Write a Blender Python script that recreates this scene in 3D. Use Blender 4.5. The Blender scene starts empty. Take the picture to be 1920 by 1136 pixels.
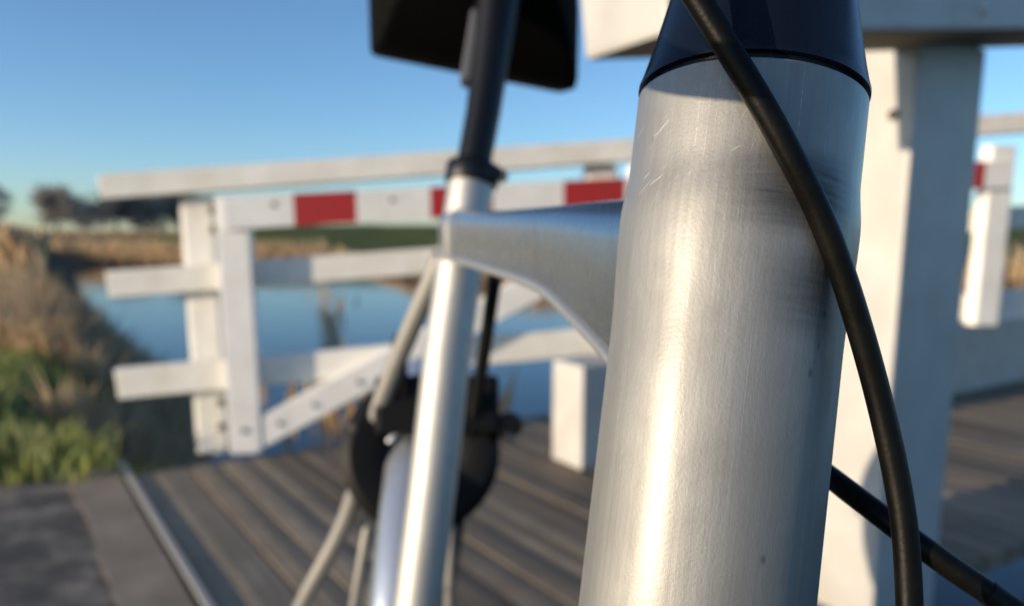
import bpy, bmesh, math, random
from mathutils import Vector, Matrix
random.seed(7)
V = Vector
sc = bpy.context.scene
COL = sc.collection

# ------------------------------------------------------------------ camera
cam_d = bpy.data.cameras.new("camera")
cam = bpy.data.objects.new("camera", cam_d)
COL.objects.link(cam)
cam.location = (0, 0, 0.83)
cam.rotation_euler = (math.radians(90 - 9.6), 0, 0)
cam_d.sensor_width = 36.0
cam_d.lens = 27.04
cam_d.shift_y = 0.0589
cam_d.clip_start = 0.01
cam_d.clip_end = 6000
cam_d.dof.use_dof = True
cam_d.dof.focus_distance = 0.149
cam_d.dof.aperture_fstop = 11.5
sc.camera = cam

# ------------------------------------------------------------------ light
SUN_AZ, SUN_EL = 242.0, 7.6           # compass from +Y, clockwise
az, el = math.radians(SUN_AZ), math.radians(SUN_EL)
sun_dir = V((math.sin(az) * math.cos(el), math.cos(az) * math.cos(el), math.sin(el)))
w = bpy.data.worlds.new("World")
sc.world = w
w.use_nodes = True
nt = w.node_tree
bg = nt.nodes["Background"]
sky = nt.nodes.new("ShaderNodeTexSky")
sky.sky_type = 'NISHITA'
sky.sun_disc = False
sky.sun_elevation = el
sky.sun_rotation = az
sky.air_density = 0.78
sky.dust_density = 0.4
sky.ozone_density = 3.0
nt.links.new(sky.outputs[0], bg.inputs[0])
bg.inputs[1].default_value = 0.15
sd = bpy.data.lights.new("sun", 'SUN')
sd.energy = 3.6
sd.angle = math.radians(0.53)
sd.color = (1.0, 0.80, 0.56)
sun = bpy.data.objects.new("sun", sd)
COL.objects.link(sun)
sun.rotation_euler = (-sun_dir).to_track_quat('-Z', 'Y').to_euler()
sun.location = sun_dir * 50
sc.view_settings.view_transform = 'Standard'
sc.view_settings.look = 'None'
sc.view_settings.gamma = 1
sc.view_settings.use_curve_mapping = False
sc.view_settings.exposure = 0.68
sc.cycles.max_bounces = 6

# ------------------------------------------------------------------ materials
class Mat:
    def __init__(s, name):
        s.m = bpy.data.materials.new(name)
        s.m.use_nodes = True
        s.t = s.m.node_tree
        s.b = s.t.nodes["Principled BSDF"]
        s.co = s.t.nodes.new("ShaderNodeTexCoord")
    def n(s, kind, **kw):
        o = s.t.nodes.new(kind)
        for k, v in kw.items():
            setattr(o, k, v)
        return o
    def l(s, a, b):
        s.t.links.new(a, b)
    def mapped(s, scale, rot=(0, 0, 0), loc=(0, 0, 0), src="Object"):
        m = s.n("ShaderNodeMapping")
        m.inputs["Scale"].default_value = scale
        m.inputs["Rotation"].default_value = rot
        m.inputs["Location"].default_value = loc
        s.l(s.co.outputs[src], m.inputs[0])
        return m.outputs[0]
    def noise(s, vec, scale, detail=4, rough=0.55, dist=0):
        n = s.n("ShaderNodeTexNoise")
        n.inputs["Scale"].default_value = scale
        n.inputs["Detail"].default_value = detail
        n.inputs["Roughness"].default_value = rough
        n.inputs["Distortion"].default_value = dist
        s.l(vec, n.inputs["Vector"])
        return n.outputs["Fac"]
    def ramp(s, fac, *stops):
        r = s.n("ShaderNodeValToRGB")
        e = r.color_ramp.elements
        while len(e) < len(stops):
            e.new(0.5)
        for q, (p, c) in zip(e, stops):
            q.position = p
            q.color = (c, c, c, 1) if isinstance(c, (int, float)) else (*c, 1)
        s.l(fac, r.inputs[0])
        return r.outputs[0]
    def math(s, op, a, b=0.0, c=None):
        m = s.n("ShaderNodeMath", operation=op)
        for i, q in enumerate((a, b, c)):
            if q is None:
                continue
            if isinstance(q, (int, float)):
                m.inputs[i].default_value = q
            else:
                s.l(q, m.inputs[i])
        return m.outputs[0]
    def mix(s, fac, a, b, mode='MIX'):
        m = s.n("ShaderNodeMix", data_type='RGBA', blend_type=mode)
        if isinstance(fac, (int, float)):
            m.inputs[0].default_value = fac
        else:
            s.l(fac, m.inputs[0])
        for i, q in ((6, a), (7, b)):
            if isinstance(q, tuple):
                m.inputs[i].default_value = (*q, 1)
            else:
                s.l(q, m.inputs[i])
        return m.outputs[2]
    def set(s, **kw):
        for k, v in kw.items():
            k = k.replace("_", " ")
            i = s.b.inputs[k]
            if isinstance(v, (int, float)):
                i.default_value = v
            elif isinstance(v, tuple):
                i.default_value = (*v, 1) if len(v) == 3 else v
            else:
                s.l(v, i)
        return s
    def bump(s, h, strength=0.3, dist=0.001, prev=None):
        b = s.n("ShaderNodeBump")
        b.inputs["Strength"].default_value = strength
        b.inputs["Distance"].default_value = dist
        s.l(h, b.inputs["Height"])
        if prev is not None:
            s.l(prev, b.inputs["Normal"])
        return b.outputs[0]

def painted(name, col, dirt, rough=0.45):
    m = Mat(name)
    big = m.noise(m.mapped((1, 1, 1)), 9, 5, 0.6)
    grain = m.noise(m.mapped((3, 60, 60)), 2, 4, 0.6)
    f = m.ramp(big, (0.35, 0.0), (0.75, 0.8))
    f2 = m.ramp(grain, (0.5, 0.0), (0.8, 0.35))
    c = m.mix(m.math('ADD', f, f2), col, dirt)
    m.set(Base_Color=c, Roughness=rough, Normal=m.bump(grain, 0.25, 0.001))
    return m.m

M = {}
M['white'] = painted("white_paint", (0.87, 0.85, 0.80), (0.68, 0.65, 0.57))
M['cool_white'] = painted("cool_white_paint", (0.86, 0.86, 0.85), (0.70, 0.69, 0.66))
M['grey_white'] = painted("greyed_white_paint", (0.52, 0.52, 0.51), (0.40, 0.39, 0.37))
M['red'] = painted("red_paint", (0.42, 0.022, 0.022), (0.33, 0.03, 0.03), 0.4)

m = Mat("brown_underside")  # mottled brown for the downward faces of the rails and for the joists
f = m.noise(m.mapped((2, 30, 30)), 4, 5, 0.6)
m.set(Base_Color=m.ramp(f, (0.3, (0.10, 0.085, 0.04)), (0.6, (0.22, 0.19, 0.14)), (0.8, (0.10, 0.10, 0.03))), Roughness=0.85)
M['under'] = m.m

m = Mat("weathered_deck_wood")
oi = m.n("ShaderNodeObjectInfo")
sh = m.n("ShaderNodeVectorMath", operation='ADD')
m.l(m.co.outputs["Object"], sh.inputs[0])
cmb = m.n("ShaderNodeCombineXYZ")
m.l(m.math('MULTIPLY', oi.outputs["Random"], 37.0), cmb.inputs[0])
m.l(m.math('MULTIPLY', oi.outputs["Random"], 11.0), cmb.inputs[1])
m.l(cmb.outputs[0], sh.inputs[1])
mp = m.n("ShaderNodeMapping"); mp.inputs["Scale"].default_value = (1.2, 28, 28)
m.l(sh.outputs[0], mp.inputs[0])
g = m.noise(mp.outputs[0], 3, 6, 0.65)
mp2 = m.n("ShaderNodeMapping"); mp2.inputs["Scale"].default_value = (1, 1, 1)
m.l(sh.outputs[0], mp2.inputs[0])
b2 = m.noise(mp2.outputs[0], 5, 4, 0.6)
col = m.ramp(g, (0.25, (0.14, 0.108, 0.072)), (0.55, (0.245, 0.195, 0.138)), (0.85, (0.34, 0.28, 0.205)))
tone = m.ramp(b2, (0.3, 0.72), (0.7, 1.05))
rt = m.math('MULTIPLY_ADD', oi.outputs["Random"], 0.75, 0.62)
tc = m.n("ShaderNodeVectorMath", operation='SCALE')
m.l(m.mix(1.0, col, tone, 'MULTIPLY'), tc.inputs[0]); m.l(rt, tc.inputs["Scale"])
m.set(Base_Color=tc.outputs[0], Roughness=0.7, Normal=m.bump(g, 0.5, 0.002))
M['deck'] = m.m

def mottled(name, stops, scale, rough=0.9, bump=0.4, dist=0.004, src="Object", fine=60):
    m = Mat(name)
    a = m.noise(m.mapped((1, 1, 1), src=src), scale, 6, 0.65)
    b = m.noise(m.mapped((1, 1, 1), src=src), scale * fine, 3, 0.6)
    f = m.math('ADD', m.math('MULTIPLY', a, 0.8), m.math('MULTIPLY', b, 0.2))
    m.set(Base_Color=m.ramp(f, *stops), Roughness=rough, Normal=m.bump(b, bump, dist))
    return m.m
def thin(m, col, amount=0.45):
    tr = m.n("ShaderNodeBsdfTranslucent")
    m.l(col, tr.inputs[0])
    mx = m.n("ShaderNodeMixShader")
    mx.inputs[0].default_value = amount
    out = m.t.nodes["Material Output"]
    m.l(m.b.outputs[0], mx.inputs[1]); m.l(tr.outputs[0], mx.inputs[2])
    m.l(mx.outputs[0], out.inputs[0])
M['asphalt'] = mottled("asphalt", [(0.40, (0.07, 0.062, 0.053)), (0.5, (0.12, 0.103, 0.085)), (0.60, (0.30, 0.25, 0.19))], 6.5, src='Object', fine=25)
M['concrete'] = mottled("concrete_edging", [(0.3, (0.20, 0.155, 0.112)), (0.55, (0.31, 0.245, 0.178)), (0.75, (0.44, 0.36, 0.27))], 6)
M['ground'] = None
m = Mat("grassland")
a = m.noise(m.mapped((1, 1, 1)), 0.35, 6, 0.65)
b = m.noise(m.mapped((1, 1, 1)), 14, 3, 0.6)
sep = m.n("ShaderNodeSeparateXYZ"); m.l(m.co.outputs["Object"], sep.inputs[0])
grass = m.ramp(m.math('ADD', m.math('MULTIPLY', a, 0.6), m.math('MULTIPLY', b, 0.4)), (0.3, (0.06, 0.075, 0.022)), (0.5, (0.11, 0.13, 0.04)), (0.7, (0.19, 0.17, 0.08)))
soil = m.ramp(b, (0.3, (0.05, 0.04, 0.028)), (0.7, (0.16, 0.12, 0.08)))
low = m.ramp(m.math('ADD', sep.outputs[2], m.math('MULTIPLY', a, 0.25)), (0.0, 0.0), (0.12, 1.0))
m.set(Base_Color=m.mix(low, soil, grass), Roughness=1.0, Normal=m.bump(b, 0.6, 0.03), Specular_IOR_Level=0.1)
M['ground'] = m.m

m = Mat("canal_water")
wv = m.noise(m.mapped((1, 1, 1)), 1.6, 4, 0.5)
m.set(Base_Color=(0.012, 0.022, 0.035), Roughness=0.06, IOR=1.33, Normal=m.bump(wv, 0.12, 0.03))
M['water'] = m.m

m = Mat("leaf_grass")
oi = m.n("ShaderNodeTexCoord")
gn = m.noise(m.mapped((1, 1, 1)), 5, 3, 0.6)
colr = m.ramp(gn, (0.3, (0.25, 0.29, 0.08)), (0.5, (0.36, 0.38, 0.12)), (0.7, (0.50, 0.47, 0.21)))
m.set(Base_Color=colr, Roughness=0.6, Specular_IOR_Level=0.3)
thin(m, colr)
M['grass'] = m.m
m = Mat("dry_reed")
gn = m.noise(m.mapped((1, 1, 1)), 2.5, 3, 0.6)
colr = m.ramp(gn, (0.3, (0.52, 0.38, 0.22)), (0.5, (0.68, 0.51, 0.31)), (0.7, (0.78, 0.61, 0.40)))
m.set(Base_Color=colr, Roughness=0.8, Specular_IOR_Level=0.2)
thin(m, colr)
M['reed'] = m.m
m = Mat("dark_reed")
gn = m.noise(m.mapped((1, 1, 1)), 2.5, 3, 0.6)
colr = m.ramp(gn, (0.3, (0.30, 0.21, 0.13)), (0.5, (0.50, 0.37, 0.23)), (0.72, (0.62, 0.47, 0.30)))
m.set(Base_Color=colr, Roughness=0.85, Specular_IOR_Level=0.15)
thin(m, colr)
M['old_reed'] = m.m
def plain(name, col, rough=0.5, metal=0.0, **kw):
    m = Mat(name)
    n = m.noise(m.mapped((1, 1, 1)), 120, 4, 0.6)
    c = m.mix(m.ramp(n, (0.35, 0.0), (0.7, 0.5)), col, tuple(q * 0.75 for q in col))
    m.set(Base_Color=c, Roughness=m.math('MULTIPLY_ADD', n, 0.2, rough - 0.1), Metallic=metal, **kw)
    return m.m
M['slate'] = plain("grey_roof", (0.20, 0.19, 0.19), 0.9)
M['bark'] = plain("winter_bark", (0.085, 0.075, 0.065), 0.9)
M['twig'] = plain("winter_twigs", (0.30, 0.27, 0.25), 0.9)  # lightened so that the colour carries the distance haze
M['pale_twig'] = plain("pale_winter_twigs", (0.40, 0.38, 0.36), 0.9)
M['bolt'] = plain("rusty_bolt", (0.16, 0.12, 0.08), 0.7, 0.3)
M['hole'] = plain("old_iron", (0.10, 0.09, 0.08), 0.6, 0.4)
M['steel_strip'] = plain("worn_steel", (0.46, 0.43, 0.38), 0.8, 0.0)
M['black'] = plain("black_plastic", (0.005, 0.005, 0.0055), 0.5, Specular_IOR_Level=0.2)
M['rubber'] = plain("tyre_rubber", (0.008, 0.008, 0.008), 0.85, Specular_IOR_Level=0.15)
M['saddle'] = plain("black_saddle_skin", (0.002, 0.002, 0.0023), 0.8, Specular_IOR_Level=0.08)
M['brass'] = plain("dull_brass", (0.25, 0.19, 0.10), 0.5, 0.6)
M['chrome'] = plain("bright_steel", (0.62, 0.62, 0.62), 0.28, 1.0)
M['grey_clip'] = plain("grey_plastic", (0.11, 0.11, 0.125), 0.5)
M['post_black'] = plain("black_anodised", (0.030, 0.031, 0.035), 0.42, 0.9)
M['silver_paint'] = plain("silver_mudguard", (0.42, 0.47, 0.55), 0.3, 0.6)
M['stay'] = plain("grey_stay", (0.33, 0.325, 0.31), 0.55, 0.5)

m = Mat("cable_housing")
n = m.noise(m.mapped((1, 1, 1)), 900, 4, 0.7)
n2 = m.noise(m.mapped((1, 1, 1)), 110, 5, 0.7)
m.set(Base_Color=m.ramp(n2, (0.35, (0.002, 0.002, 0.002)), (0.66, (0.004, 0.0038, 0.003)), (0.74, (0.022, 0.019, 0.015))), Specular_IOR_Level=0.16, Roughness=m.math('MULTIPLY_ADD', n2, 0.3, 0.26), Normal=m.bump(n, 0.25, 0.0003))
M['cable'] = m.m

m = Mat("navy_headset")
n = m.noise(m.mapped((1, 1, 1)), 300, 4, 0.7)
m.set(Base_Color=(0.003, 0.005, 0.012), Roughness=m.math('MULTIPLY_ADD', n, 0.12, 0.22), Specular_IOR_Level=0.35, Normal=m.bump(n, 0.04, 0.0003))
M['navy'] = m.m

def aluminium(name, head=False, base=(0.37, 0.37, 0.362), rough=0.72, coat=0.75, coatr=0.30):
    m = Mat(name)
    streak = m.noise(m.mapped((700, 700, 12)), 1.0, 4, 0.6)
    streak2 = m.noise(m.mapped((1500, 1500, 30)), 1.0, 3, 0.6)
    fine = m.noise(m.mapped((1, 1, 1)), 1400, 4, 0.7)
    cloud = m.noise(m.mapped((1, 1, 0.6)), 75, 6, 0.65, 0.5)
    col = m.mix(m.ramp(cloud, (0.35, 0.0), (0.65, 0.6)), base, tuple(q * 0.80 for q in base))
    col = m.mix(m.ramp(streak, (0.42, 0.0), (0.75, 0.24)), col, (0.20, 0.20, 0.198))
    r = m.math('MULTIPLY_ADD', streak, 0.08, rough - 0.04)
    r = m.math('MULTIPLY_ADD', m.math('SUBTRACT', cloud, 0.5), 0.14, r)
    nb = m.bump(streak, 0.12, 0.0003)
    nb = m.bump(streak2, 0.2, 0.00012, nb)
    nb = m.bump(fine, 0.55, 0.00014, nb)
    nb = m.bump(cloud, 0.07, 0.0008, nb)
    cn = m.bump(fine, 0.35, 0.00012)
    cn = m.bump(cloud, 0.08, 0.0008, cn)
    gl = m.noise(m.mapped((1900, 1900, 9), loc=(2, 7, 0)), 1.0, 2, 0.5)
    gl2 = m.noise(m.mapped((1, 1, 1), loc=(1, 0, 0)), 900, 2, 0.6)
    glint = m.math('MULTIPLY', m.ramp(gl, (0.66, 0.0), (0.73, 1.0)), m.ramp(gl2, (0.35, 0.0), (0.7, 1.0)))
    col = m.mix(m.math('MULTIPLY', glint, 0.35), col, (0.80, 0.79, 0.76))  # glints painted into the base colour as pale streaks
    r = m.math('MULTIPLY_ADD', glint, -0.2, r)
    if head:
        sep = m.n("ShaderNodeSeparateXYZ"); m.l(m.co.outputs["Object"], sep.inputs[0])
        z = sep.outputs[2]
        # dark reflections painted into the colour as streaked bands below the cable
        refl_streak = m.noise(m.mapped((60, 60, 650), loc=(3, 1, 0)), 1.0, 4, 0.6)
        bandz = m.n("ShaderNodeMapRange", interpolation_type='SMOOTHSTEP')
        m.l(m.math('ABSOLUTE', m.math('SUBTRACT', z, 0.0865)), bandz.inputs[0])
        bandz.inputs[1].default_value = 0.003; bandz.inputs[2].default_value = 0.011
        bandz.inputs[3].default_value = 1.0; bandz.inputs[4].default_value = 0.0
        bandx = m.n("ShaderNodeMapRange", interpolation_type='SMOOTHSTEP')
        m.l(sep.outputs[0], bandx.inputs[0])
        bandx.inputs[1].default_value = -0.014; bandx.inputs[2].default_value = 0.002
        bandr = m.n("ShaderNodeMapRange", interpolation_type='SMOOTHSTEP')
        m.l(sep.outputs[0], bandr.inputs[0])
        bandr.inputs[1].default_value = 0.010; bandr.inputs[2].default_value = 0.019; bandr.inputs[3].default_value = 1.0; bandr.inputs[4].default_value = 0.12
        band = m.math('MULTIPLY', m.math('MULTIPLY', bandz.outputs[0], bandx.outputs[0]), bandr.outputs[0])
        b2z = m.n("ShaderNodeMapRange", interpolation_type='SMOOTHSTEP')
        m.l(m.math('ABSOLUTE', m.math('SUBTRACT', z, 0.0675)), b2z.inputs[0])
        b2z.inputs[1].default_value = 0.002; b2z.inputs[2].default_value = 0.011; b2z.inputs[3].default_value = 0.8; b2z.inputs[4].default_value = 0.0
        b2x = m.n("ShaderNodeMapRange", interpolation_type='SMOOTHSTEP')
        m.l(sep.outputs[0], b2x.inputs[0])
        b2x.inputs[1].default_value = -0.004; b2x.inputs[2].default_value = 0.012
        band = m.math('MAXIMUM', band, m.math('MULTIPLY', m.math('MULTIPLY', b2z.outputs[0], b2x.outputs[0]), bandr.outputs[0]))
        dark = m.math('MULTIPLY', band, m.ramp(refl_streak, (0.28, 0.45), (0.66, 0.95)))
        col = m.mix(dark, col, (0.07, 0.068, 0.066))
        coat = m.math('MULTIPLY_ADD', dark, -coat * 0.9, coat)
        # hairline scratches high on the left, each a short stroke
        scr = None
        for rt_, lc_, th in (((0, -0.62, 0), (0, 0, 0), 0.73), ((0, -0.35, 0), (5, 2, 1), 0.745), ((0, -0.95, 0), (9, 4, 3), 0.75)):
            m2 = m.n("ShaderNodeMapping"); m2.inputs["Scale"].default_value = (2600, 110, 110)
            m2.inputs["Location"].default_value = lc_
            m.l(m.mapped((1, 1, 1), rot=rt_), m2.inputs[0])
            st = m.noise(m2.outputs[0], 1.0, 1, 0.4)
            ln_ = m.ramp(st, (th, 0.0), (th + 0.03, 1.0))
            scr = ln_ if scr is None else m.math('MAXIMUM', scr, ln_)
        mz = m.n("ShaderNodeMapRange", interpolation_type='SMOOTHSTEP')
        m.l(m.math('ABSOLUTE', m.math('SUBTRACT', z, 0.095)), mz.inputs[0])
        mz.inputs[1].default_value = 0.004; mz.inputs[2].default_value = 0.014; mz.inputs[3].default_value = 1.0; mz.inputs[4].default_value = 0.0
        mx = m.n("ShaderNodeMapRange", interpolation_type='SMOOTHSTEP')
        m.l(sep.outputs[0], mx.inputs[0])
        mx.inputs[1].default_value = -0.012; mx.inputs[2].default_value = -0.002; mx.inputs[3].default_value = 1.0; mx.inputs[4].default_value = 0.05
        scr = m.math('MULTIPLY', scr, m.math('MULTIPLY', mz.outputs[0], mx.outputs[0]))
        nb = m.bump(scr, 0.4, 0.0003, nb)
        col = m.mix(m.math('MULTIPLY', scr, 0.4), col, (0.85, 0.89, 0.85))
        # pits
        pv = m.n("ShaderNodeTexVoronoi"); pv.inputs["Scale"].default_value = 170
        m.l(m.mapped((1, 1, 0.6)), pv.inputs["Vector"])
        pit = m.math('MULTIPLY', m.ramp(pv.outputs["Distance"], (0.05, 1.0), (0.13, 0.0)),
                     m.ramp(m.noise(m.mapped((1, 1, 1)), 60, 1, 0.5), (0.55, 0.0), (0.6, 1.0)))
        col = m.mix(m.math('MULTIPLY', pit, 0.7), col, (0.12, 0.11, 0.10))
        nb = m.bump(pit, -0.5, 0.0004, nb)
        r = m.math('MULTIPLY_ADD', scr, -0.1, r)
    m.set(Base_Color=col, Metallic=1.0, Roughness=r, Normal=nb, Coat_Weight=coat, Coat_Roughness=coatr, Coat_Normal=cn)
    return m.m
M['alu'] = aluminium("raw_aluminium_head", True)
M['alu2'] = aluminium("raw_aluminium", False, base=(0.54, 0.535, 0.52), rough=0.60, coat=0.4)
M['alu3'] = aluminium("raw_aluminium_tube", False, base=(0.50, 0.515, 0.54), rough=0.27, coat=0.0)

# ------------------------------------------------------------------ builders
def obj(name, verts, faces, mat, parent=None, loc=(0, 0, 0), rot=None, smooth=False, mats=None, fmat=None):
    me = bpy.data.meshes.new(name)
    me.from_pydata([tuple(v) for v in verts], [], faces)
    for q in (mats or [mat]):
        me.materials.append(q)
    if fmat:
        me.polygons.foreach_set("material_index", fmat)
    if smooth:
        me.polygons.foreach_set("use_smooth", [True] * len(me.polygons))
    me.update()
    return link(name, me, parent, loc, rot)

def link(name, me, parent=None, loc=(0, 0, 0), rot=None):
    o = bpy.data.objects.new(name, me)
    COL.objects.link(o)
    mat = Matrix.Translation(V(loc))
    if rot is not None:
        mat = mat @ rot.to_4x4()
    if parent is not None:
        o.parent = parent
        base = parent["_w"] if "_w" in parent else None
        pw = WM[parent.name]
        o.matrix_basis = pw.inverted() @ mat
    else:
        o.matrix_basis = mat
    WM[o.name] = mat
    return o
WM = {}

def thing(name, label, cat, loc, group=None, kind=None):
    o = bpy.data.objects.new(name, None)
    COL.objects.link(o)
    o.location = loc
    o.empty_display_size = 0.05
    WM[o.name] = Matrix.Translation(V(loc))
    if label: o["label"] = label
    if cat: o["category"] = cat
    if group: o["group"] = group
    if kind: o["kind"] = kind
    return o

def tag(o, label=None, cat=None, group=None, kind=None):
    if label: o["label"] = label
    if cat: o["category"] = cat
    if group: o["group"] = group
    if kind: o["kind"] = kind
    return o

def box_mesh(name, lx, ly, lz, bev, mats, bottom_slot=None, slant=None):
    """box from (0,-ly/2,-lz/2) to (lx,ly/2,lz/2), chamfered"""
    bm = bmesh.new()
    bmesh.ops.create_cube(bm, size=1)
    for v in bm.verts:
        v.co = V(((v.co.x + 0.5) * lx, v.co.y * ly, v.co.z * lz))
        if slant and v.co.x < lx / 2:
            v.co.x += slant * v.co.y
    bmesh.ops.bevel(bm, geom=list(bm.edges), offset=bev, segments=2, profile=0.6, affect='EDGES', clamp_overlap=True)
    bm.normal_update()
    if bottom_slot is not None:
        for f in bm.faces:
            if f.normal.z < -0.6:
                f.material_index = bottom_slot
    me = bpy.data.meshes.new(name)
    bm.to_mesh(me); bm.free()
    for q in mats: me.materials.append(q)
    return me

def frame(xdir, up=(0, 0, 1)):
    x = V(xdir).normalized()
    y = V(up).cross(x).normalized()
    z = x.cross(y)
    return Matrix((x, y, z)).transposed()

def beam(name, p0, p1, wid, hgt, mat, parent=None, bev=0.006, up=(0, 0, 1), bottom=None, slant=None):
    p0, p1 = V(p0), V(p1)
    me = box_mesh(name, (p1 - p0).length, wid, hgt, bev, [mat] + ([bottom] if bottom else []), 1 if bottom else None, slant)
    return link(name, me, parent, p0, frame(p1 - p0, up))

def catmull(pts, sub=6):
    P = [V(p) for p in pts]
    out = []
    for i in range(len(P) - 1):
        a = P[max(i - 1, 0)]; b = P[i]; c = P[i + 1]; d = P[min(i + 2, len(P) - 1)]
        for k in range(sub):
            t = k / sub
            out.append(0.5 * ((2 * b) + (c - a) * t + (2 * a - 5 * b + 4 * c - d) * t * t + (3 * b - a - 3 * c + d) * t ** 3))
    out.append(P[-1])
    return out

def tube_geo(path, radii, n=16, cap=True):
    P = [V(p) for p in path]
    if isinstance(radii, (int, float)):
        radii = [radii] * len(P)
    vs, fs = [], []
    prev = None
    for i, p in enumerate(P):
        t = (P[min(i + 1, len(P) - 1)] - P[max(i - 1, 0)]).normalized()
        if prev is None:
            a = V((0, 0, 1)) if abs(t.z) < 0.8 else V((1, 0, 0))
            u = t.cross(a).normalized()
        else:
            u = (prev - t * prev.dot(t)).normalized()
        prev = u
        v = t.cross(u)
        for k in range(n):
            an = 2 * math.pi * k / n
            vs.append(p + (u * math.cos(an) + v * math.sin(an)) * radii[i])
    for i in range(len(P) - 1):
        for k in range(n):
            k2 = (k + 1) % n
            fs.append((i * n + k, i * n + k2, (i + 1) * n + k2, (i + 1) * n + k))
    if cap:
        fs.append(tuple(range(n - 1, -1, -1)))
        fs.append(tuple((len(P) - 1) * n + k for k in range(n)))
    return vs, fs

def tube(name, path, r, mat, parent=None, n=16, loc=None, rot=None):
    loc = V(loc) if loc is not None else V(path[0])
    rm = rot if rot is not None else Matrix.Identity(3)
    inv = rm.transposed()
    vs, fs = tube_geo([inv @ (V(p) - loc) for p in path], r, n)
    o = obj(name, vs, fs, mat, parent, loc, rm, smooth=True)
    shade_auto(o)
    return o

def shade_auto(o, ang=40):
    me = o.data
    bm = bmesh.new(); bm.from_mesh(me)
    lim = math.radians(ang)
    for e in bm.edges:
        if len(e.link_faces) == 2 and e.calc_face_angle(0) > lim:
            e.smooth = False
    for f in bm.faces: f.smooth = True
    bm.to_mesh(me); bm.free()

def lathe(name, profile, mat, parent, loc, axis, n=96):
    """profile: (r, z) pairs along the axis from loc"""
    vs, fs = [], []
    for r, z in profile:
        for k in range(n):
            a = 2 * math.pi * k / n
            vs.append((r * math.cos(a), r * math.sin(a), z))
    for i in range(len(profile) - 1):
        for k in range(n):
            k2 = (k + 1) % n
            fs.append((i * n + k, i * n + k2, (i + 1) * n + k2, (i + 1) * n + k))
    z = V(axis).normalized()
    x = V((1, 0, 0)); x = (x - z * x.dot(z)).normalized()
    y = z.cross(x)
    o = obj(name, vs, fs, mat, parent, loc, Matrix((x, y, z)).transposed(), smooth=True)
    shade_auto(o, 35)
    return o

def bolt(parent, p, d, r=0.012, mat=None, name="bolt"):
    p, d = V(p), V(d).normalized()
    return lathe(name, [(0.0001, r * 0.6), (r * 0.6, r * 0.55), (r, r * 0.2), (r, -r * 0.3)], mat or M['bolt'], parent, p, d, 12)

# ------------------------------------------------------------------ terrain
WATER = [(7.0, -9.0), (0.75, 0.05), (-0.95, 2.95), (-1.55, 4.0), (-2.95, 7.0), (-5.15, 10.2), (-8.0, 14.6), (-13.8, 24.4),
         (-21.0, 37.0), (-24.0, 41.5), (-17.0, 40.5), (-10.0, 41.0), (-6.5, 36.0), (-3.5, 27.0), (4.0, 23.5), (12.5, 19.5), (14.5, 14.0), (11.5, 5.5), (20.0, -9.0)]
def sdist(x, y):
    best = 1e18; inside = False
    n = len(WATER)
    for i in range(n):
        x0, y0 = WATER[i]; x1, y1 = WATER[(i + 1) % n]
        dx, dy = x1 - x0, y1 - y0
        t = max(0, min(1, ((x - x0) * dx + (y - y0) * dy) / (dx * dx + dy * dy)))
        q = (x - x0 - t * dx) ** 2 + (y - y0 - t * dy) ** 2
        if q < best: best = q
        if (y0 > y) != (y1 > y) and x < dx * (y - y0) / (dy if dy else 1e-9) + x0:
            inside = not inside
    d = math.sqrt(best)
    return -d if inside else d
def sm(a, b, t):
    t = max(0, min(1, (t - a) / (b - a)))
    return t * t * (3 - 2 * t)
def ground_h(x, y):
    if abs(x) > 70 or y > 75 or y < -40:
        d = 50
    else:
        d = sdist(x, y)
    if d < 0:
        h = -0.82 - 0.7 * sm(0, 1.5, -d)
    else:
        wdt = 0.35 if (y < 3 and x < 4) else (1.1 if x < 0 and y < 18 else 1.6)
        h = -0.82 + 0.80 * sm(-0.1, wdt, d)
    # dike beyond the canal
    if y > 18 and d > 0:
        ridge = sm(44, 58, y - 0.12 * x) * (1 - sm(64, 90, y - 0.12 * x)) * sm(-30, -16, x)
        h += 1.42 * ridge
        h += 0.1 * math.sin(x * 0.7) * math.sin(y * 0.5) * sm(2, 6, d)
    r = math.hypot(x, y)
    if r > 70:
        h += 0.4 * math.sin(x * 0.03 + 1) * math.sin(y * 0.021) * sm(70, 200, r)
    return h
N = 210
A, K = 3.5, math.asinh(2500 / 3.5)
gx = [A * math.sinh(K * (2 * i / N - 1)) - 2 for i in range(N + 1)]
gy = [A * math.sinh(K * (2 * i / N - 1)) + 4 for i in range(N + 1)]
gv = [(x, y, ground_h(x, y)) for y in gy for x in gx]
gf = [(j * (N + 1) + i, j * (N + 1) + i + 1, (j + 1) * (N + 1) + i + 1, (j + 1) * (N + 1) + i) for j in range(N) for i in range(N)]
ground = tag(obj("ground", gv, gf, M['ground'], smooth=True), kind="structure")
wz = -0.80
water = tag(obj("water", [(-40, -14, wz), (30, -14, wz), (30, 60, wz), (-40, 60, wz)], [(0, 1, 2, 3)], M['water']), kind="structure")

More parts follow.
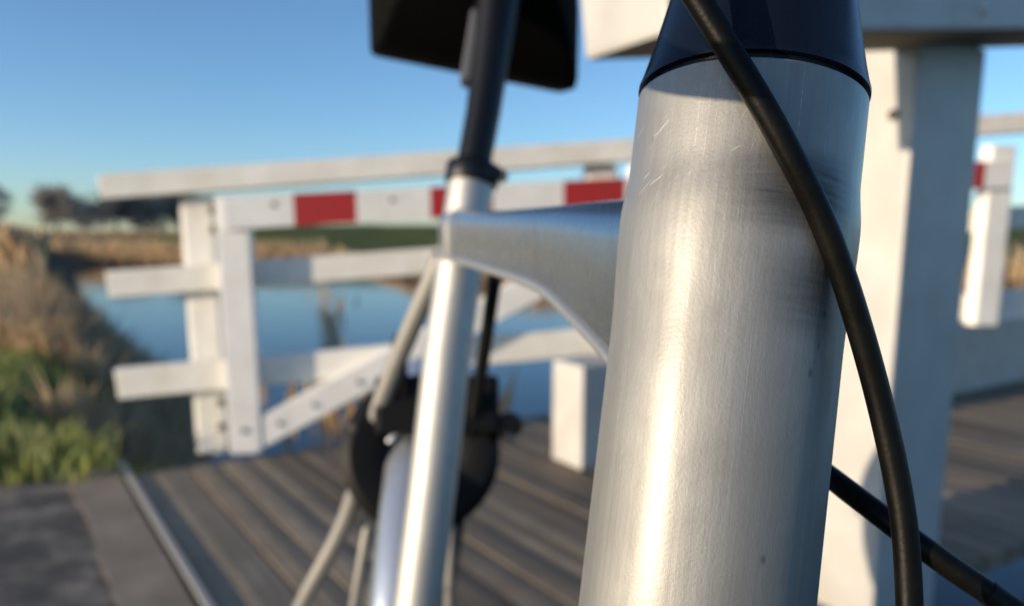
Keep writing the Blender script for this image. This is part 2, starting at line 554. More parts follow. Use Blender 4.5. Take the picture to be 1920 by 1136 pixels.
# road and concrete edge on the left
E0 = V((-0.693, 1.621, 0)); E1 = V((-1.429, 2.703, 0))
e = (E1 - E0).normalized()                      # along the planks
q = V((e.y, -e.x, 0))                           # across the planks, to the right
def sheet(name, pts, z, th, mat):
    n = len(pts)
    vs = [(p[0], p[1], z) for p in pts] + [(p[0], p[1], z - th) for p in pts]
    fs = [tuple(range(n)), tuple(range(2 * n - 1, n - 1, -1))] + [(i, n + i, n + (i + 1) % n, (i + 1) % n) for i in range(n)]
    return obj(name, vs, fs, mat)
Eb = E0 - e * 3.2
c0 = E1 - e * 0.02
random.seed(3)
asp = [Eb - q * 0.10, c0 - q * 0.10 - e * 0.03, c0 - q * 0.17 - e * 0.06, V((-1.75, 2.44, 0)), V((-2.4, 2.22, 0)), V((-4.0, 1.3, 0)), V((-14, -5.2, 0)), V((-11, -9, 0)), V((-2, -3.6, 0))]
asp.reverse()
tag(sheet("road", asp, 0.002, 0.10, M['asphalt']), kind="structure")
conc = [Eb - q * 0.02, c0 - q * 0.02] + [c0.lerp(Eb, i / 90) - q * (0.162 + 0.012 * math.sin(i * 0.37) * math.sin(i * 0.11 + 1) + random.uniform(0, 0.008)) for i in range(91)]
tag(sheet("path_edging", conc, 0.0055, 0.12, M['concrete']), kind="structure")

# ------------------------------------------------------------------ bridge deck
deck = thing("bridge_deck", None, None, E0, kind="structure")
rotq = Matrix((e, -q, V((0, 0, 1)))).transposed()   # local x along plank
me = box_mesh("edge_strip", (E1 - Eb).length + 0.02, 0.020, 0.06, 0.002, [M['steel_strip']])
link("edge_strip", me, deck, Eb + q * 0.006 + V((0, 0, -0.022)), rotq)
# far edge line of the deck and the near edge line
F0, F1 = V((-1.56, 2.85, 0)), V((0.13, 3.46, 0))
F2 = V((12.0, 10.6, 0))
G0 = V((0.93, 1.715, 0)); G1 = V((0.77, 1.875, 0)); gd = V((math.sin(math.radians(60)), math.cos(math.radians(60)), 0))
def hit(o, d, a, b):
    ab = b - a
    den = d.x * ab.y - d.y * ab.x
    return ((a.x - o.x) * ab.y - (a.y - o.y) * ab.x) / den
def plank_profile(wd, tilt, cup):
    # top profile across the plank: (y, z); the left side is +y in local space
    h = wd / 2
    return [(-h, -0.045), (-h, -0.005), (-h + 0.004, -0.001), (-h * 0.25, cup), (0.0, cup + 0.0006), (h * 0.35, cup * 0.6 - tilt), (h - 0.004, -0.001 - tilt), (h, -0.005), (h, -0.045)]
PITCH = 0.112
s = 0.022
k = 0
while s < 9.0:
    wd = 0.172 if k == 0 else 0.0925 + random.uniform(-0.003, 0.003)
    o = E0 + q * (s + wd / 2)
    far = hit(o, e, F0, F1) if hit(o, e, F0, F1) < hit(o, e, F1, F2) else hit(o, e, F1, F2)
    near = hit(o, e, G0, G0 + gd) if s > 1.60 else hit(o, e, G1, G1 + gd)
    if s < 0.5: near = -2.6 + 2.2 * s
    far += random.uniform(-0.012, 0.012)
    dz = random.uniform(-0.002, 0.002) + 0.002
    pr = plank_profile(wd, random.uniform(-0.001, 0.002), random.uniform(0.0002, 0.0012))
    L = far - near
    np_ = len(pr)
    xs = [0, 0.3 * L, 0.65 * L, L]
    vs = []
    for x in xs:
        wob = random.uniform(-0.0012, 0.0012)
        vs += [(x, y, z + wob) for y, z in pr]
    fs = []
    for i in range(3):
        for j in range(np_):
            j2 = (j + 1) % np_
            fs.append((i * np_ + j, (i + 1) * np_ + j, (i + 1) * np_ + j2, i * np_ + j2))
    fs.append(tuple(range(np_))); fs.append(tuple(3 * np_ + j for j in range(np_ - 1, -1, -1)))
    obj("plank", vs, fs, M['deck'], deck, o + e * near + V((0, 0, dz)), rotq, smooth=False)
    s += wd + 0.0055
    k += 1
for a0 in (0.5, 1.4):
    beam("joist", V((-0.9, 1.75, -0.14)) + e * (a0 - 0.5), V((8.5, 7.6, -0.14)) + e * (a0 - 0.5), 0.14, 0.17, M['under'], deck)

# ------------------------------------------------------------------ kerb beam on the far side
kd = V((0.8455, 0.534, 0)); kn = V((kd.y, -kd.x, 0))
Q = V((0.244, 2.608, 0))
kb = thing("girder", "massive white timber girder lying along the far side of the plank deck", "girder", Q)
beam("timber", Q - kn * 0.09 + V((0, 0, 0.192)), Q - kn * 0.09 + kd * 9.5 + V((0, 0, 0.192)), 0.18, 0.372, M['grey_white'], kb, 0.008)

# ------------------------------------------------------------------ far railing
P = V((-1.1063, 2.8557, 0))
ra = math.radians(80)
d = V((math.sin(ra), math.cos(ra), 0)); n = V((d.y, -d.x, 0))     # n looks to the camera
def R(s_, off, z): return P + d * s_ + n * off + V((0, 0, z))
far = thing("bridge_railing", "white timber railing with red and white barrier board across the water side", "railing", P)
W, CW = M['white'], M['cool_white']
def rail(za, slope, h, s0, s1, mat=W, off=-0.025, wd=0.05):
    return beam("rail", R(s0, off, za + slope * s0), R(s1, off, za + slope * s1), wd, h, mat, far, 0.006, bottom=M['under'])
rail(1.021, 0.083, 0.086, -0.361, 4.9, off=-0.035, wd=0.09)
rail(0.670, 0.0675, 0.097, -0.366, 4.9)
rail(0.302, 0.0638, 0.113, -0.365, 4.9)
def tri_post(s0, top, bot=0.0):
    # back timber, standing behind the rails, and front timber before them
    beam("back_post", R(s0 - 0.048, -0.092, bot - 0.02), R(s0 - 0.048, -0.092, top), 0.13, 0.082, W, far, 0.018, up=n)
    beam("front_post", R(s0 + 0.094, 0.035, bot + 0.01), R(s0 + 0.094, 0.035, top - 0.01), 0.116, 0.068, CW, far, 0.006, up=n)
tri_post(0.0, 0.966)
tri_post(1.55, 1.103)
tri_post(3.127, 1.205, 0.42)
# braces
beam("brace", R(0.105, 0.033, 0.062), R(1.30, 0.033, 0.675), 0.062, 0.108, CW, far, 0.006)
# red and white board
def zb(s_): return 0.8955 + 0.056 * s_
segs = [0.067, 0.31, 0.532, 0.801, 1.036, 1.307, 1.55, 1.85, 2.108, 2.431, 2.705, 3.037, 3.12, 3.255]
bh, t0, t1 = 0.113, 0.0705, 0.0905
vs, fs, fm = [], [], []
for sx in segs:
    z0 = zb(sx)
    for off in (t1, t0):
        for zz in (-bh / 2, bh / 2):
            vs.append(R(sx, off, z0 + zz) - P)
for i in range(len(segs) - 1):
    a = 4 * i; b = a + 4
    mi = 1 if i % 2 == 1 else 0
    for f in ((a, b, b + 1, a + 1), (b + 2, a + 2, a + 3, b + 3), (a + 1, b + 1, b + 3, a + 3), (a + 2, b + 2, b, a)):
        fs.append(f); fm.append(mi)
fs += [(0, 1, 3, 2), (4 * 13, 4 * 13 + 2, 4 * 13 + 3, 4 * 13 + 1)]; fm += [0, 0]
obj("barrier_board", vs, fs, None, far, P, None, mats=[CW, M['red']], fmat=fm)
for s_, z_ in ((0.004, 0.915), (0.004, 0.842), (-0.010, 0.186), (-0.012, 0.090)):
    bolt(far, R(s_, -0.0505, z_), n, 0.016)
for s_, z_ in ((0.24, 0.93), (0.66, 0.95)):
    bolt(far, R(s_, t1, z_), n, 0.009, M['bolt'])
for s_ in (0.22, 0.35, 0.52, 0.68, 0.9):
    bolt(far, R(s_, 0.068, 0.062 + (s_ - 0.1) * 0.496), n, 0.009, M['hole'])
bolt(far, R(0.09, 0.0725, 0.10), n, 0.010, M['hole'])

# ------------------------------------------------------------------ near railing
ba = math.radians(60)
bd = V((math.sin(ba), math.cos(ba), 0)); bn = V((bd.y, -bd.x, 0))
fL = V((0.2121, 1.1633, 1.1121))
near = thing("heavy_railing", "massive white timber railing post and handrail right behind the bicycle head tube", "railing", (0.85, 1.62, 0))
bdir = (bd + V((0, 0, 0.129))).normalized()
bup = V((0, 0, 1))
hb = 0.26
p0 = fL - bn * 0.105 + V((0, 0, hb / 2))
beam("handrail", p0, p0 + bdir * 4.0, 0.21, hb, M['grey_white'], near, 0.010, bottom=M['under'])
pe = V((0.8604, 1.7148, 0))                                  # front left corner of the post
pa = math.radians(58)
pd = V((math.sin(pa), math.cos(pa), 0)); pn = V((pd.y, -pd.x, 0))
pw_, pdp = 0.270, 0.165
pc = pe + pd * pw_ / 2 - pn * pdp / 2
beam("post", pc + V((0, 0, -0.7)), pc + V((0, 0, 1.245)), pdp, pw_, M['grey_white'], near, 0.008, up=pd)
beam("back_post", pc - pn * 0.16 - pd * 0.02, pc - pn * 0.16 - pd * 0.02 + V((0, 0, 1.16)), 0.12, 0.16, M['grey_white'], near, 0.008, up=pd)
fr = -bn
for px_, dz_ in ((0.80, 0.085), (0.795, 0.035), (1.02, 0.04)):
    pp = fL + bd * px_ + V((0, 0, 0.129 * px_ + dz_))
    bolt(near, pp + bn * 0.0015, bn, 0.016 if dz_ > 0.05 else 0.011, M['grey_white'])
bolt(near, pe - pn * 0.045 - pd * 0.001 + V((0, 0, 1.085)), -pd, 0.013, M['hole'])

# ------------------------------------------------------------------ bicycle
H1 = V((0.0397, 0.1573, 0.7495)); H0 = V((0.0535, 0.1808, 0.8578))
ax = (H0 - H1).normalized(); HL = (H0 - H1).length
bike = thing("bicycle", "bicycle with raw aluminium frame and black saddle, head tube close to the viewer", "bicycle", (-0.04, 0.5, 0.0))
r0, r1 = 0.0248, 0.0248
prof = [(r1 + 0.0006, -0.062), (r1 + 0.0006, -0.04)]
for i in range(81):
    t = i / 80
    z = -0.03 + (HL + 0.03) * t
    r = r1 + (r0 - r1) * max(0, z / HL)
    # slight forming ripple about a quarter of the way down
    r += 0.0009 * sm(0.0, 1.0, (0.0940 - z) / 0.0105) * (1 - sm(0.0, 1.0, (0.0835 - z) / 0.026))
    prof.append((r, z))
prof += [(r0 - 0.0004, HL + 0.0003), (r0 - 0.004, HL + 0.0004)]
lathe("head_tube", prof, M['alu'], bike, H1, ax, 160)
# headset cover
cov = [(r0 - 0.0045, 0.0005), (r0 - 0.0012, 0.0006), (r0 - 0.0012, 0.0015), (r0 + 0.0002, 0.0017), (r0 + 0.0002, 0.0025)]
for z, r in ((0.004, 0.0256), (0.0075, 0.0247), (0.0110, 0.0239), (0.0150, 0.0230), (0.0185, 0.02225), (0.0230, 0.0214), (0.0280, 0.0206), (0.034, 0.0200), (0.040, 0.0198)):
    cov.append((r * r0 / 0.0259, z))
cov += [(0.0198, 0.062), (0.019, 0.063), (0.010, 0.063)]
lathe("headset_cover", cov, M['navy'], bike, H0, ax, 128)
# stem, handlebar and grips above the picture
S0 = H0 + ax * 0.062
hd = V((0.214, -0.9768, 0))                # towards the front of the bicycle
side = V((0.9768, 0.214, 0))               # to the right of the picture
S1 = S0 + ax * 0.035
tube("stem", [S0, S1, S1 + hd * 0.02 + ax * 0.02, S1 + hd * 0.055 + ax * 0.03], [0.018, 0.018, 0.017, 0.016], M['black'], bike, 20)
hc = S1 + hd * 0.055 + ax * 0.03
bar = catmull([hc - side * 0.30 - hd * 0.16 + V((0, 0, 0.06)), hc - side * 0.27 - hd * 0.05 + V((0, 0, 0.055)), hc - side * 0.16 + V((0, 0, 0.03)), hc, hc + side * 0.16 + V((0, 0, 0.03)), hc + side * 0.27 - hd * 0.05 + V((0, 0, 0.055)), hc + side * 0.30 - hd * 0.16 + V((0, 0, 0.06))], 6)
tube("handlebar", bar, 0.0115, M['black'], bike, 14)
for a, b in ((bar[0], bar[5]), (bar[-1], bar[-6])):
    tube("grip", [a, a.lerp(b, 0.5), b], 0.016, M['rubber'], bike, 14)
# fork and front wheel (below the picture)
def wheel(prefix, C, h, up, Rw, spokes=28):
    sd_ = h.cross(up).normalized()
    up = sd_.cross(h).normalized()
    def ring(rad, r, n1=64, n2=10):
        return [C + (h * math.cos(2 * math.pi * i / n1) + up * math.sin(2 * math.pi * i / n1)) * rad for i in range(n1 + 1)]
    wh = tube(prefix + "_wheel", [C - sd_ * 0.045, C + sd_ * 0.045], 0.022, M['alu2'], bike, 16)
    tube("tyre", ring(Rw - 0.02, 0), 0.021, M['rubber'], wh, 12)
    tube("rim", ring(Rw - 0.048, 0), 0.011, M['alu2'], wh, 10)
    vs, fs = [], []
    for i in range(spokes):
        a = 2 * math.pi * i / spokes
        p_ = C + sd_ * (0.03 if i % 2 else -0.03) + (h * math.cos(a + 0.5) + up * math.sin(a + 0.5)) * 0.02
        e_ = C + (h * math.cos(a) + up * math.sin(a)) * (Rw - 0.055)
        v_, f_ = tube_geo([p_ - C, e_ - C], 0.001, 4, False)
        fs += [tuple(j + len(vs) for j in f) for f in f_]; vs += v_
    obj("spokes", vs, fs, M['chrome'], wh, C)
    return sd_
fork_low = H1 - ax * 0.075
FC = V((0.115, -0.10, 0.345))
wup = V((0.105, 0, 0.9945))
FC = V((0.05, -0.055, 0.335))
fs_ = wheel("front", FC, hd, wup, 0.345)
tube("fork_crown", [fork_low - fs_ * 0.05, fork_low + fs_ * 0.05], 0.016, M['alu2'], bike, 14)
for sg in (-1, 1):
    tube("fork_blade", [fork_low + fs_ * 0.05 * sg, FC + fs_ * 0.055 * sg], [0.014, 0.009], M['alu2'], bike, 12)
tube("steerer", [H1 - ax * 0.055, fork_low], 0.018, M['black'], bike, 16)

# top tube: lofted, deepening into a gusset behind the head tube
s0 = V((-0.0481, 0.6386, 0)); td = V((0.214, -0.9768, 0)); tn = V((0.9768, 0.214, 0))
sec = [(-0.010, 0.8475, 0.8095), (0.075, 0.8455, 0.8100), (0.168, 0.8430, 0.8104), (0.243, 0.8415, 0.8098), (0.300, 0.8408, 0.8094), (0.339, 0.8404, 0.8085), (0.365, 0.8403, 0.8067),
       (0.386, 0.8402, 0.8033), (0.410, 0.8400, 0.7993), (0.428, 0.8399, 0.7958), (0.441, 0.8398, 0.7926), (0.454, 0.8398, 0.7884), (0.468, 0.8397, 0.7830)]
vs, fs = [], []
ncs = 20
for u, zt, zbt in sec:
    c = s0 + td * u
    hw = 0.011 + 0.0075 * u / 0.45
    hh = (zt - zbt) / 2; zc = (zt + zbt) / 2
    cr = min(0.012, hh * 0.55)
    pts = []
    for cx_, cz_, a0 in ((hw - cr, hh - cr, 0), (-hw + cr, hh - cr, 90), (-hw + 0.006, -hh + 0.006, 180), (hw - 0.006, -hh + 0.006, 270)):
        rr = cr if a0 < 180 else 0.006
        for k in range(5):
            an = math.radians(a0 + 90 * k / 4)
            pts.append((cx_ + rr * math.cos(an), cz_ + rr * math.sin(an)))
    for y_, z_ in pts:
        vs.append(c + tn * y_ + V((0, 0, zc + z_)) - s0)
for i in range(len(sec) - 1):
    for k in range(ncs):
        k2 = (k + 1) % ncs
        fs.append((i * ncs + k, (i + 1) * ncs + k, (i + 1) * ncs + k2, i * ncs + k2))
fs.append(tuple(range(ncs))); fs.append(tuple((len(sec) - 1) * ncs + k for k in range(ncs - 1, -1, -1)))
tt = obj("top_tube", vs, fs, M['alu3'], bike, s0, None, smooth=True)
shade_auto(tt, 50)
bead = [s0 + td * u - tn * (0.0104 + 0.0075 * u / 0.45) + V((0, 0, zbt + 0.0012)) for u, zt, zbt in sec]
tube("weld_bead", catmull(bead, 3), 0.0021, M['alu2'], tt, 10)
for ub in (0.052,):
    for q_ in range(len(sec) - 1):
        if sec[q_][0] <= ub <= sec[q_ + 1][0]:
            f_ = (ub - sec[q_][0]) / (sec[q_ + 1][0] - sec[q_][0])
            lo = [V(vs[q_ * ncs + k]).lerp(V(vs[(q_ + 1) * ncs + k]), f_) + s0 for k in range(ncs)]
            lo = lo + [lo[0]]
            tube("weld_bead", lo, [0.0017 + 0.0004 * math.sin(k * 2.3) for k in range(len(lo))], M['alu2'], tt, 8)
# seat tube
ST = [V((-0.0327, 0.6582, 0.8800)), V((-0.0533, 0.6222, 0.7310)), V((-0.0641, 0.6004, 0.6322)), V((-0.0761, 0.5787, 0.5337)), V((-0.105, 0.527, 0.30))]
stz = (ST[0] - ST[3]).normalized()
stx = V((1, 0, 0)); stx = (stx - stz * stx.dot(stz)).normalized()
strot = Matrix((stx, stz.cross(stx), stz)).transposed()
tube("seat_tube", [p for p in ST], 0.0193, M['alu2'], bike, 40, loc=ST[3], rot=strot)
# clamp
CP = V((-0.0330, 0.6578, 0.8780))
lathe("seat_clamp", [(0.019, -0.009), (0.0215, -0.009), (0.0225, -0.007), (0.0225, 0.006), (0.0215, 0.008), (0.015, 0.011)], M['post_black'], bike, CP, stz, 40)
tube("clamp_bolt", [CP + V((0.020, -0.012, 0.000)), CP + V((0.024, 0.016, 0.0))], 0.006, M['post_black'], bike, 12)
# seat post
tube("seat_post", [V((-0.0324, 0.6581, 0.8834)), V((-0.0243, 0.6740, 0.9293)), V((-0.0190, 0.6870, 0.9700)), V((-0.0122, 0.7027, 1.0273)), V((-0.010, 0.708, 1.055))],
     [0.0145, 0.0148, 0.0160, 0.0186, 0.019], M['post_black'], bike, 32)
beam("post_bracket", V((-0.0395, 0.684, 0.955)), V((-0.030, 0.702, 1.015)), 0.010, 0.020, M['grey_clip'], bike, 0.003, up=(0, -1, 0))
# saddle: loft from nose (towards the viewer) to the wide back
sb = V((-0.214, 0.9768, 0)); ss = V((0.9768, 0.214, -0.145)).normalized()
sad0 = V((-0.029, 0.752, 1.060))
svs, sfs = [], []
stn = [(-0.205, 0.014, 0.052, 0.030), (-0.19, 0.022, 0.056, 0.022), (-0.14, 0.027, 0.056, 0.016), (-0.09, 0.036, 0.054, 0.010), (-0.05, 0.056, 0.052, 0.000), (-0.02, 0.080, 0.052, -0.040), (0.0, 0.0955, 0.055, -0.0765), (0.02, 0.100, 0.058, -0.078), (0.06, 0.100, 0.060, -0.074), (0.085, 0.085, 0.052, -0.06), (0.10, 0.05, 0.03, -0.03)]
nsp = 28
for u, hw, zt, zbt in stn:
    c = sad0 + sb * u
    ring = []
    for k in range(nsp):
        a = 2 * math.pi * k / nsp
        ca, sa = math.cos(a), math.sin(a)
        ca = math.copysign(abs(ca) ** 0.06, ca); sa = math.copysign(abs(sa) ** 0.08, sa)
        zz = (zt + zbt) / 2 + sa * (zt - zbt) / 2
        ring.append(c + ss * (ca * hw * (1.0 - 0.04 * max(0, sa))) + V((0, 0, zz)))
    svs += [p - sad0 for p in ring]
for i in range(len(stn) - 1):
    for k in range(nsp):
        k2 = (k + 1) % nsp
        sfs.append((i * nsp + k, i * nsp + k2, (i + 1) * nsp + k2, (i + 1) * nsp + k))
sfs.append(tuple(range(nsp - 1, -1, -1))); sfs.append(tuple((len(stn) - 1) * nsp + k for k in range(nsp)))
sadd = obj("saddle", svs, sfs, M['saddle'], bike, sad0, None, smooth=True)
shade_auto(sadd, 60)
coil = [V((-0.100, 0.735, 1.055)) + V((0.009 * math.cos(t_ * 0.7), 0.009 * math.sin(t_ * 0.7), -0.0012 * t_)) for t_ in range(30)]
tube("saddle_spring", coil, 0.0022, M['brass'], bike, 6)
# rear wheel, mudguard, stays
RC = V((-0.138, 0.885, 0.335)); rh = V((0.09, -0.996, 0)).normalized(); rup = V((0.105, 0, 0.9945)).normalized()
rs_ = wheel("rear", RC, rh, rup, 0.33)
rup2 = rs_.cross(rh).normalized()
vs, fs = [], []
nm = 48; nw = 9
for i in range(nm + 1):
    a = math.radians(8 + 175 * i / nm)
    o_ = (rh * math.cos(a) + rup2 * math.sin(a))
    for k in range(nw):
        b_ = -1 + 2 * k / (nw - 1)
        vs.append(o_ * (0.350 - 0.014 * b_ * b_) + rs_ * (0.0265 * b_))
for i in range(nm):
    for k in range(nw - 1):
        a = i * nw + k
        fs.append((a, a + 1, a + nw + 1, a + nw))
mg = obj("rear_mudguard", vs, fs, M['silver_paint'], bike, RC, None, smooth=True)
sol = mg.modifiers.new("t", 'SOLIDIFY'); sol.thickness = 0.0012
SL = [V((-0.0577, 0.6459, 0.8112)), V((-0.1198, 0.7050, 0.6809)), V((-0.1698, 0.7525, 0.5421)), V((-0.2301, 0.7840, 0.4286)), V((-0.262, 0.83, 0.345))]
SR = [V((-0.0144, 0.6530, 0.7932)), V((-0.0267, 0.6903, 0.7137)), V((-0.0637, 0.7726, 0.4807)), V((-0.08, 0.86, 0.345))]
tube("seat_stay", catmull(SL, 4), 0.0088, M['stay'], bike, 16)
tube("seat_stay", catmull(SR, 4), 0.0062, M['post_black'], bike, 16)
tube("mudguard_stay", [V((-0.1440, 0.765, 0.565)), V((-0.1498, 0.7607, 0.5303)), V((-0.1637, 0.7467, 0.4477)), V((-0.19, 0.80, 0.345))], 0.0055, M['stay'], bike, 10)
tube("mudguard_stay", [V((-0.060, 0.745, 0.565)), V((-0.0640, 0.73, 0.4477)), V((-0.075, 0.80, 0.345))], 0.0055, M['stay'], bike, 10)
for sg in (-1, 1):
    tube("chain_stay", [V((-0.105, 0.527, 0.30)) + rs_ * 0.03 * sg, RC + rs_ * 0.06 * sg], 0.010, M['alu2'], bike, 12)
tube("down_tube", [H1 - ax * 0.045, V((-0.104, 0.522, 0.295))], 0.021, M['alu2'], bike, 20)
tube("bottom_bracket", [V((-0.105, 0.527, 0.29)) - side * 0.035, V((-0.105, 0.527, 0.29)) + side * 0.035], 0.022, M['alu2'], bike, 20)
for sg in (-1, 1):
    cp = V((-0.105, 0.527, 0.29)) + side * 0.06 * sg
    ce = cp + hd * 0.12 * sg + V((0, 0, -0.12 * sg))
    tube("crank", [cp, ce], 0.009, M['black'], bike, 10)
    beam("pedal", ce + side * 0.01 * sg, ce + side * 0.10 * sg, 0.08, 0.022, M['black'], bike, 0.004)
tube("kickstand", [V((-0.12, 0.60, 0.29)), V((-0.28, 0.62, 0.012))], 0.008, M['black'], bike, 10)
# ring lock round the rear wheel
LC = V((-0.0880, 0.7180, 0.6205))
ln = V((0.10, -0.94, 0.33)).normalized()          # faces the viewer
lx = V((1, 0, 0)); lx = (lx - ln * lx.dot(ln)).normalized(); lz = ln.cross(lx); lz = lz if lz.z > 0 else -lz
vs, fs = [], []
nl = 40
for i in range(nl + 1):
    a = math.radians(-72 + 324 * i / nl)
    dr = lx * math.cos(a) + lz * math.sin(a)
    for rr, zz in ((0.030, -0.012), (0.030, 0.010), (0.044, 0.018), (0.066, 0.018), (0.0755, 0.010), (0.0755, -0.012)):
        vs.append(dr * rr + ln * zz)
for i in range(nl):
    for k in range(6):
        k2 = (k + 1) % 6
        fs.append((i * 6 + k, i * 6 + k2, (i + 1) * 6 + k2, (i + 1) * 6 + k))
fs.append(tuple(range(5, -1, -1))); fs.append(tuple(nl * 6 + k for k in range(6)))
lk = obj("ring_lock", vs, fs, M['black'], bike, LC, None, smooth=True)
shade_auto(lk, 35)
def LP(x_, z_, n_=0.0): return LC + lx * x_ + lz * z_ + ln * n_
beam("lock_body", LP(-0.044, 0.043, 0.014), LP(0.074, 0.046, 0.014), 0.034, 0.056, M['black'], lk, 0.006, up=lz)
lathe("lock_barrel", [(0.0001, 0.024), (0.010, 0.024), (0.0125, 0.021), (0.0125, -0.012), (0.010, -0.014)], M['black'], lk, LP(0.0835, 0.026, 0.004), ln, 20)
tube("lock_key", [LP(0.0835, 0.012, 0.03), LP(0.0835, 0.018, 0.022)], 0.006, M['chrome'], lk, 10)
for x_, z_, r_ in ((-0.041, 0.058, 0.0055), (-0.028, 0.034, 0.004), (-0.062, 0.022, 0.005), (0.064, 0.028, 0.0045)):
    bolt(lk, LP(x_, z_, 0.027), ln, r_ * 0.8, M['hole'], "lock_bolt")
tube("lock_lever", [LP(-0.030, 0.010, 0.02), LP(-0.022, 0.018, 0.024), LP(0.0, 0.022, 0.024)], 0.003, M['chrome'], lk, 8)
tube("light_wire", catmull([V((-0.112, 0.70, 0.690)), V((-0.1085, 0.695, 0.715)), V((-0.104, 0.69, 0.738)), V((-0.098, 0.688, 0.72)), V((-0.10, 0.70, 0.68))], 4), 0.0030, M['black'], bike, 8)
# cables
C1 = [(0.0222, 0.1590, 0.8950), (0.0267, 0.1571, 0.8864), (0.0311, 0.1560, 0.8797), (0.0351, 0.1549, 0.8735), (0.0422, 0.1528, 0.8621), (0.0484, 0.1509, 0.8518), (0.0536, 0.1499, 0.8427), (0.0584, 0.1495, 0.8341), (0.0631, 0.1490, 0.8236),
      (0.0674, 0.1486, 0.8123), (0.0715, 0.1475, 0.7993), (0.0747, 0.1451, 0.7855), (0.0764, 0.1427, 0.7743), (0.0770, 0.1405, 0.7643), (0.0770, 0.1383, 0.7543), (0.0767, 0.1362, 0.7421), (0.0755, 0.1290, 0.7000), (0.0800, 0.0600, 0.5800)]
tube("brake_cable", catmull(C1, 8), 0.00250, M['cable'], bike, 20)
C2 = [(0.040, 0.225, 0.790), (0.0656, 0.2090, 0.7767), (0.0721, 0.1936, 0.7752), (0.0771, 0.1829, 0.7718), (0.0808, 0.1743, 0.7690), (0.0854, 0.1676, 0.7656), (0.0907, 0.1629, 0.7617), (0.0973, 0.1591, 0.7571), (0.1031, 0.1564, 0.7534)]
C2b = [(0.1031, 0.1564, 0.7534), (0.1087, 0.1537, 0.7496), (0.1154, 0.1482, 0.7465), (0.13, 0.13, 0.745)]
for dz_, dx_ in ((0.0, 0.0), (0.006, -0.012)):  # unseen loops above the view, routed to throw shade on the head tube top
    tube("handlebar_cable", catmull([V((-0.21, 0.20, 0.965)), V((-0.15, 0.155, 0.915)), V((-0.088, 0.122, 0.884 + dz_)), V((-0.066 + dx_, 0.100, 0.8745 + dz_)), V((-0.05 + dx_, 0.078, 0.8755 + dz_)), V((-0.02, 0.05, 0.895)), V((0.03, 0.06, 0.93)), V((0.05, 0.12, 0.95))], 6), 0.0026, M['cable'], bike, 12)
cb2 = tube("gear_cable", catmull(C2, 8), 0.00275, M['cable'], bike, 20)
tube("cable_ferrule", catmull(C2b[:3], 4), 0.0029, M['black'], cb2, 16)

# ------------------------------------------------------------------ plants
def blades(name, spots, mat, hmin, hmax, wid, lean, label=None, kind="stuff", plume=False):
    vs, fs = [], []
    for q_, (x, y, z) in enumerate(spots):
        h = hmin[q_] if hmax is None else random.uniform(hmin, hmax)
        a = random.uniform(0, 2 * math.pi)
        wx, wy = math.cos(a) * wid, math.sin(a) * wid
        la = random.uniform(0, 2 * math.pi); le = random.uniform(0, lean) * h
        lx_, ly_ = math.cos(la) * le, math.sin(la) * le
        i = len(vs)
        vs += [(x - wx, y - wy, z), (x + wx, y + wy, z), (x + lx_ * 0.4 + wx * 0.8, y + ly_ * 0.4 + wy * 0.8, z + h * 0.6), (x + lx_ * 0.4 - wx * 0.8, y + ly_ * 0.4 - wy * 0.8, z + h * 0.6), (x + lx_, y + ly_, z + h * 0.97)]
        fs += [(i, i + 1, i + 2, i + 3), (i + 3, i + 2, i + 4)]
        if plume and random.random() < 0.45:
            pwd = wid * 3.2
            for bq in (0, 1.57):
                i = len(vs)
                cx_, cy_ = math.cos(a + bq) * pwd, math.sin(a + bq) * pwd
                tx, ty, tz = x + lx_, y + ly_, z + h
                vs += [(tx, ty, tz - 0.16), (tx + cx_, ty + cy_, tz - 0.04), (tx + lx_ * 0.2, ty + ly_ * 0.2, tz + 0.14), (tx - cx_, ty - cy_, tz - 0.03)]
                fs.append((i, i + 1, i + 2, i + 3))
    o = obj(name, vs, fs, mat)
    return tag(o, label, None, None, kind)

# grass on the near left verge
sp = []
while len(sp) < 7000:
    x, y = random.uniform(-4.6, -1.28), random.uniform(2.3, 5.2)
    edge = 2.53 + (x + 1.4) * 0.18
    if y < edge + random.uniform(-0.05, 0.05): continue
    if sdist(x, y) < 0.12: continue
    if y > 3.2 + random.uniform(0, 0.9) and x > -2.6: continue
    if x > -0.53 * y: continue
    sp.append((x, y, ground_h(x, y) - 0.01))
blades("grass", sp, M['grass'], 0.05, 0.19, 0.009, 0.9, "short green grass on the verge beside the asphalt road")
# reed beds
def strip_spots(n_, a, b, wid_, keep=lambda x, y: True):
    out = []
    a, b = V((*a, 0)), V((*b, 0))
    dd = (b - a); nn = V((dd.y, -dd.x, 0)).normalized()
    while len(out) < n_:
        p_ = a + dd * random.random() + nn * random.uniform(-wid_, wid_)
        if keep(p_.x, p_.y):
            out.append((p_.x, p_.y, ground_h(p_.x, p_.y) - 0.02))
    return out
sp = []
while len(sp) < 4500:
    y = random.uniform(12.5, 30); x = -y * random.uniform(0.605, 1.0)
    if sdist(x, y) < 0.7: continue
    sp.append((x, y, ground_h(x, y) - 0.02))
blades("reeds", sp, M['reed'], 0.6, 0.95, 0.04, 0.25, "tall dry reeds along the left bank of the canal", plume=True)
sp = []
hs_ = []
while len(sp) < 9500:
    y = 3.6 + 10.5 * random.random() ** 1.5; x = -y * random.uniform(0.37, 1.0)
    dq = sdist(x, y)
    if not 0.02 < dq < 5: continue
    if y < 4.6 - 0.35 * (x + 2) and x < -2.2: continue
    if math.sin(x * 3.1 + y) * math.sin(y * 1.7 - x * 2) < -0.35 and random.random() < 0.7: continue
    sp.append((x, y, ground_h(x, y) - 0.02))
    hs_.append(random.uniform(0.16, 0.40) + 0.10 * min(dq, 1.2))
